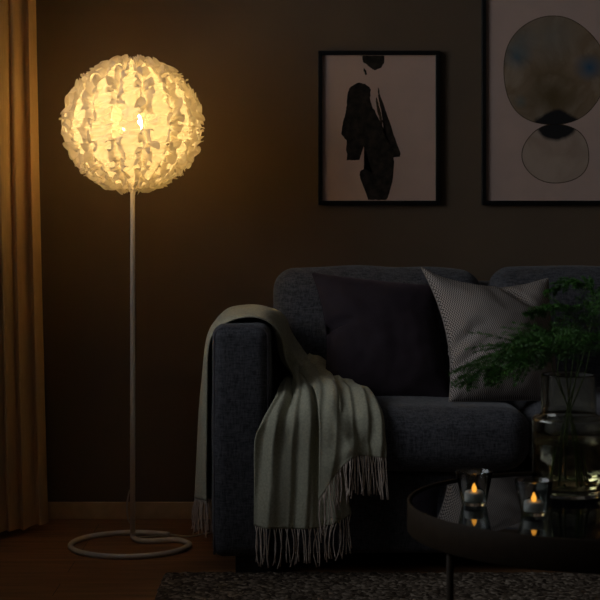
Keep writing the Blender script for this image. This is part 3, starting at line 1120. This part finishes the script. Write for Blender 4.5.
frond(from_vase(-.03, .0, (VX + .02, VY + .01), [Q(592, 320, 3.28), Q(590, 290, 3.28), Q(572, 282, 3.27), Q(548, 292, 3.25)]), 4, .050, 14, .5)
frond(from_vase(-.02, -.02, (VX + .03, VY - .01), [Q(594, 330, 3.2), Q(604, 300, 3.18), Q(622, 290, 3.15), Q(645, 300, 3.12)]), 5, .075, 17, .5)
frond(from_vase(.0, .03, (VX + .01, VY - .03), [Q(580, 350, 3.2), Q(590, 338, 3.15), Q(605, 338, 3.08), Q(628, 352, 3.0)]), 6, .08, 24, .45)
frond(from_vase(.01, -.03, (VX - .01, VY - .03), [Q(560, 354, 3.16), Q(545, 342, 3.1), Q(535, 345, 3.05), Q(520, 360, 3.0)]), 7, .085, 24, .45)
frond(from_vase(.02, .03, (VX - .0, VY + .03), [Q(566, 352, 3.30), Q(556, 338, 3.33), Q(540, 334, 3.36), Q(518, 342, 3.38)]), 8, .085, 24, .45)

# ------------------------------------------------------------------ pictures
def picture(x0, x1, z0, z1, label, fw=.014, fd=.022):
    root = empty('framed_picture', ((x0 + x1) / 2, WY, (z0 + z1) / 2), label, 'picture')
    y1 = WY - .0005
    y0 = y1 - fd
    g = Geo()
    g.box(x0, x1, y0, y1, z1 - fw, z1, .0015).box(x0, x1, y0, y1, z0, z0 + fw, .0015)
    g.box(x0, x0 + fw, y0, y1, z0 + fw, z1 - fw, .0015).box(x1 - fw, x1, y0, y1, z0 + fw, z1 - fw, .0015)
    g.obj('picture_frame', 'frame', root, False)
    pr = Geo().box(x0 + fw - .002, x1 - fw + .002, y1 - .010, y1 - .004, z0 + fw - .002, z1 - fw + .002).obj('print', 'paper', root, False)
    return root, pr, y1 - .010
def flat_poly(name, pts, y, mat, parent, origin, thick=.0004, jag=0, seed=0, dens=.0022):
    """thin layer of ink with an outline given in room x, z; smooth closed outline, optionally ragged"""
    rs = random.Random(seed)
    P2 = []
    n = len(pts)
    for i in range(n):
        a = Vector(pts[i]); b = Vector(pts[(i + 1) % n])
        m = max(1, int((b - a).length / dens))
        for q in range(m):
            p = a.lerp(b, q / m)
            if jag:
                p += Vector((rs.uniform(-jag, jag), rs.uniform(-jag, jag)))
            P2.append(p)
    V = [(p.x, y, p.y) for p in P2]
    V += [(p.x, y - thick, p.y) for p in P2]
    N = len(P2)
    bm = bmesh.new()
    bv = [bm.verts.new(v) for v in V]
    f1 = bm.faces.new(bv[N:])
    for i in range(N):
        bm.faces.new((bv[i], bv[(i + 1) % N], bv[N + (i + 1) % N], bv[N + i]))
    bmesh.ops.triangulate(bm, faces=[f1])
    bmesh.ops.recalc_face_normals(bm, faces=bm.faces)
    o0 = Vector(origin)
    for v in bm.verts:
        v.co -= o0
    me = bpy.data.meshes.new(name)
    bm.to_mesh(me)
    bm.free()
    me.materials.append(MAT[mat])
    o = bpy.data.objects.new(name, me)
    COL.objects.link(o)
    o.parent = parent
    o.location = o0 - world_loc(parent)
    return o

D1 = WY - .01
s1 = F / D1
def W2(px, py):
    return ((px - 300) / s1, CH - (py - HY) / s1)
def crop7(cx, cy):
    return W2(310 + cx * 140 / 480, 40 + cy * 175 / 600)
r1, pr1, yp = picture(.0595, .4595, 1.033, 1.539, 'smaller black-framed print of a black ink figure, the left of the two pictures')
ink_main = [(134, 167), (142, 158), (150, 154), (160, 148), (172, 146), (183, 150), (190, 152), (197, 160), (204, 163), (209, 170), (206, 178), (208, 192), (203, 194), (206, 205), (210, 220), (214, 232),
            (222, 240), (230, 262), (240, 278), (244, 292), (250, 300), (252, 318), (258, 322), (262, 340), (272, 356), (284, 372), (290, 392), (284, 402), (288, 418), (284, 432), (286, 450), (282, 485), (276, 510), (268, 535), (262, 548), (200, 548), (194, 530), (190, 515), (182, 500), (178, 485),
            (172, 472), (170, 462), (172, 450), (184, 442), (196, 444), (204, 452), (212, 454), (214, 446), (204, 440), (200, 430), (199, 415), (194, 400), (192, 384), (186, 370),
            (184, 362), (178, 360), (178, 372), (172, 380), (176, 392), (168, 404), (170, 412), (160, 406), (154, 414), (150, 404), (140, 412), (132, 408), (126, 414), (128, 395), (124, 375), (127, 345), (118, 336), (108, 322), (110, 300), (114, 275), (120, 262), (126, 225), (128, 190)]
def toflat(l, f):
    return [f(*p) for p in l]
flat_poly('ink_figure', toflat(ink_main, crop7), yp, 'ink', pr1, (.25, yp, 1.28), jag=.0010, seed=3)
flat_poly('ink_blot', toflat([(179, 54), (255, 54), (254, 78), (244, 95), (222, 104), (205, 94), (192, 82), (181, 76)], crop7), yp, 'ink', pr1, (.25, yp, 1.5), jag=.0008, seed=4)
flat_poly('ink_blot', toflat([(184, 96), (192, 104), (195, 118), (190, 120), (183, 104)], crop7), yp, 'ink', pr1, (.25, yp, 1.5), jag=.0006, seed=5)
flat_poly('ink_stroke', toflat([(225, 200), (229, 196), (236, 225), (243, 250), (249, 282), (246, 292), (238, 270), (230, 240)], crop7), yp - .0000, 'ink_brown', pr1, (.25, yp, 1.4), jag=.0010, seed=6, thick=.0002)

flat_poly('ink_stroke', toflat([(233, 165), (237, 166), (238, 182), (246, 205), (254, 226), (262, 250), (270, 272), (276, 290), (284, 318), (293, 342), (302, 368), (311, 388), (308, 400), (298, 400), (284, 403), (270, 400), (262, 380), (260, 350), (256, 330), (262, 322), (258, 292), (250, 284), (250, 268), (244, 240), (238, 215), (234, 195)], crop7), yp, 'ink', pr1, (.27, yp, 1.4), jag=.0008, seed=8, thick=.0003)
r2, pr2, yp2 = picture(.597, 1.097, 1.033, 1.735, 'larger black-framed print of two stacked watercolour discs, cut by the right edge')
def disc(px, py, rx, ry, n, seed, flat=0):
    rs = random.Random(seed)
    o1 = rs.uniform(0, 9)
    out = []
    for k in range(n):
        a = 2 * PI * k / n
        w = 1 + .018 * math.sin(3 * a + o1) + .010 * math.sin(5 * a + 2 * o1)
        c, s = math.cos(a), math.sin(a)
        e = .96
        out.append(W2(px + rx * w * math.copysign(abs(c) ** e, c), py + ry * w * math.copysign(abs(s) ** e, s)))
    return out
flat_poly('pigment_edge', disc(554, 71, 51.7, 54.7, 90, 1), yp2, 'ink_brown', pr2, (W2(551, 71)[0], yp2, W2(551, 71)[1]), thick=.0002, dens=.05)
flat_poly('pigment_edge', disc(556, 154, 33.8, 29.8, 70, 5), yp2, 'ink_brown', pr2, (W2(556, 154)[0], yp2, W2(556, 154)[1]), thick=.0002, dens=.05)
cX, cZ = W2(551, 71)
big = flat_poly('watercolour_disc', disc(554, 71, 51, 54, 90, 1), yp2, 'wash', pr2, (cX, yp2, cZ), thick=.0004, dens=.05)
cX2, cZ2 = W2(556, 154)
small = flat_poly('watercolour_disc', disc(556, 154, 33, 29, 70, 5), yp2, 'wash2', pr2, (cX2, yp2, cZ2), thick=.0003, dens=.05)

# ------------------------------------------------------------------ light
w = bpy.data.worlds.new('dusk')
sc.world = w
w.use_nodes = True
nt = w.node_tree
bg = nt.nodes['Background']
bg.inputs[0].default_value = (.86, .92, 1.0, 1)
bg.inputs[1].default_value = 2.6
pl = bpy.data.lights.new('window_portal', 'AREA')
pl.shape = 'RECTANGLE'
pl.size = W1 - W0 - .05
pl.size_y = WZ1 - WZ0 - .05
pl.cycles.is_portal = True
po = bpy.data.objects.new('window_portal', pl)
COL.objects.link(po)
po.location = (XL - .14, (W0 + W1) / 2, (WZ0 + WZ1) / 2)
po.rotation_euler = (PI / 2, 0, -PI / 2)

# ------------------------------------------------------------------ camera
cam = bpy.data.cameras.new('camera')
co = bpy.data.objects.new('camera', cam)
COL.objects.link(co)
co.location = (0, 0, CH)
co.rotation_euler = (PI / 2, 0, 0)
cam.sensor_width = 36
cam.lens = 36 * F / 600
cam.shift_y = -(300 - HY) / 600
cam.clip_end = 50
cam.dof.use_dof = True
cam.dof.focus_distance = 4.55
cam.dof.aperture_fstop = 9.0
sc.camera = co

sc.view_settings.view_transform = 'Standard'
sc.view_settings.look = 'None'
sc.view_settings.exposure = 0
sc.view_settings.gamma = 1
sc.view_settings.use_curve_mapping = False
cy = sc.cycles
cy.use_denoising = True
cy.max_bounces = 14
cy.diffuse_bounces = 8
cy.glossy_bounces = 6
cy.transmission_bounces = 12
cy.transparent_max_bounces = 12
cy.sample_clamp_indirect = 4
cy.caustics_reflective = True
cy.caustics_refractive = True
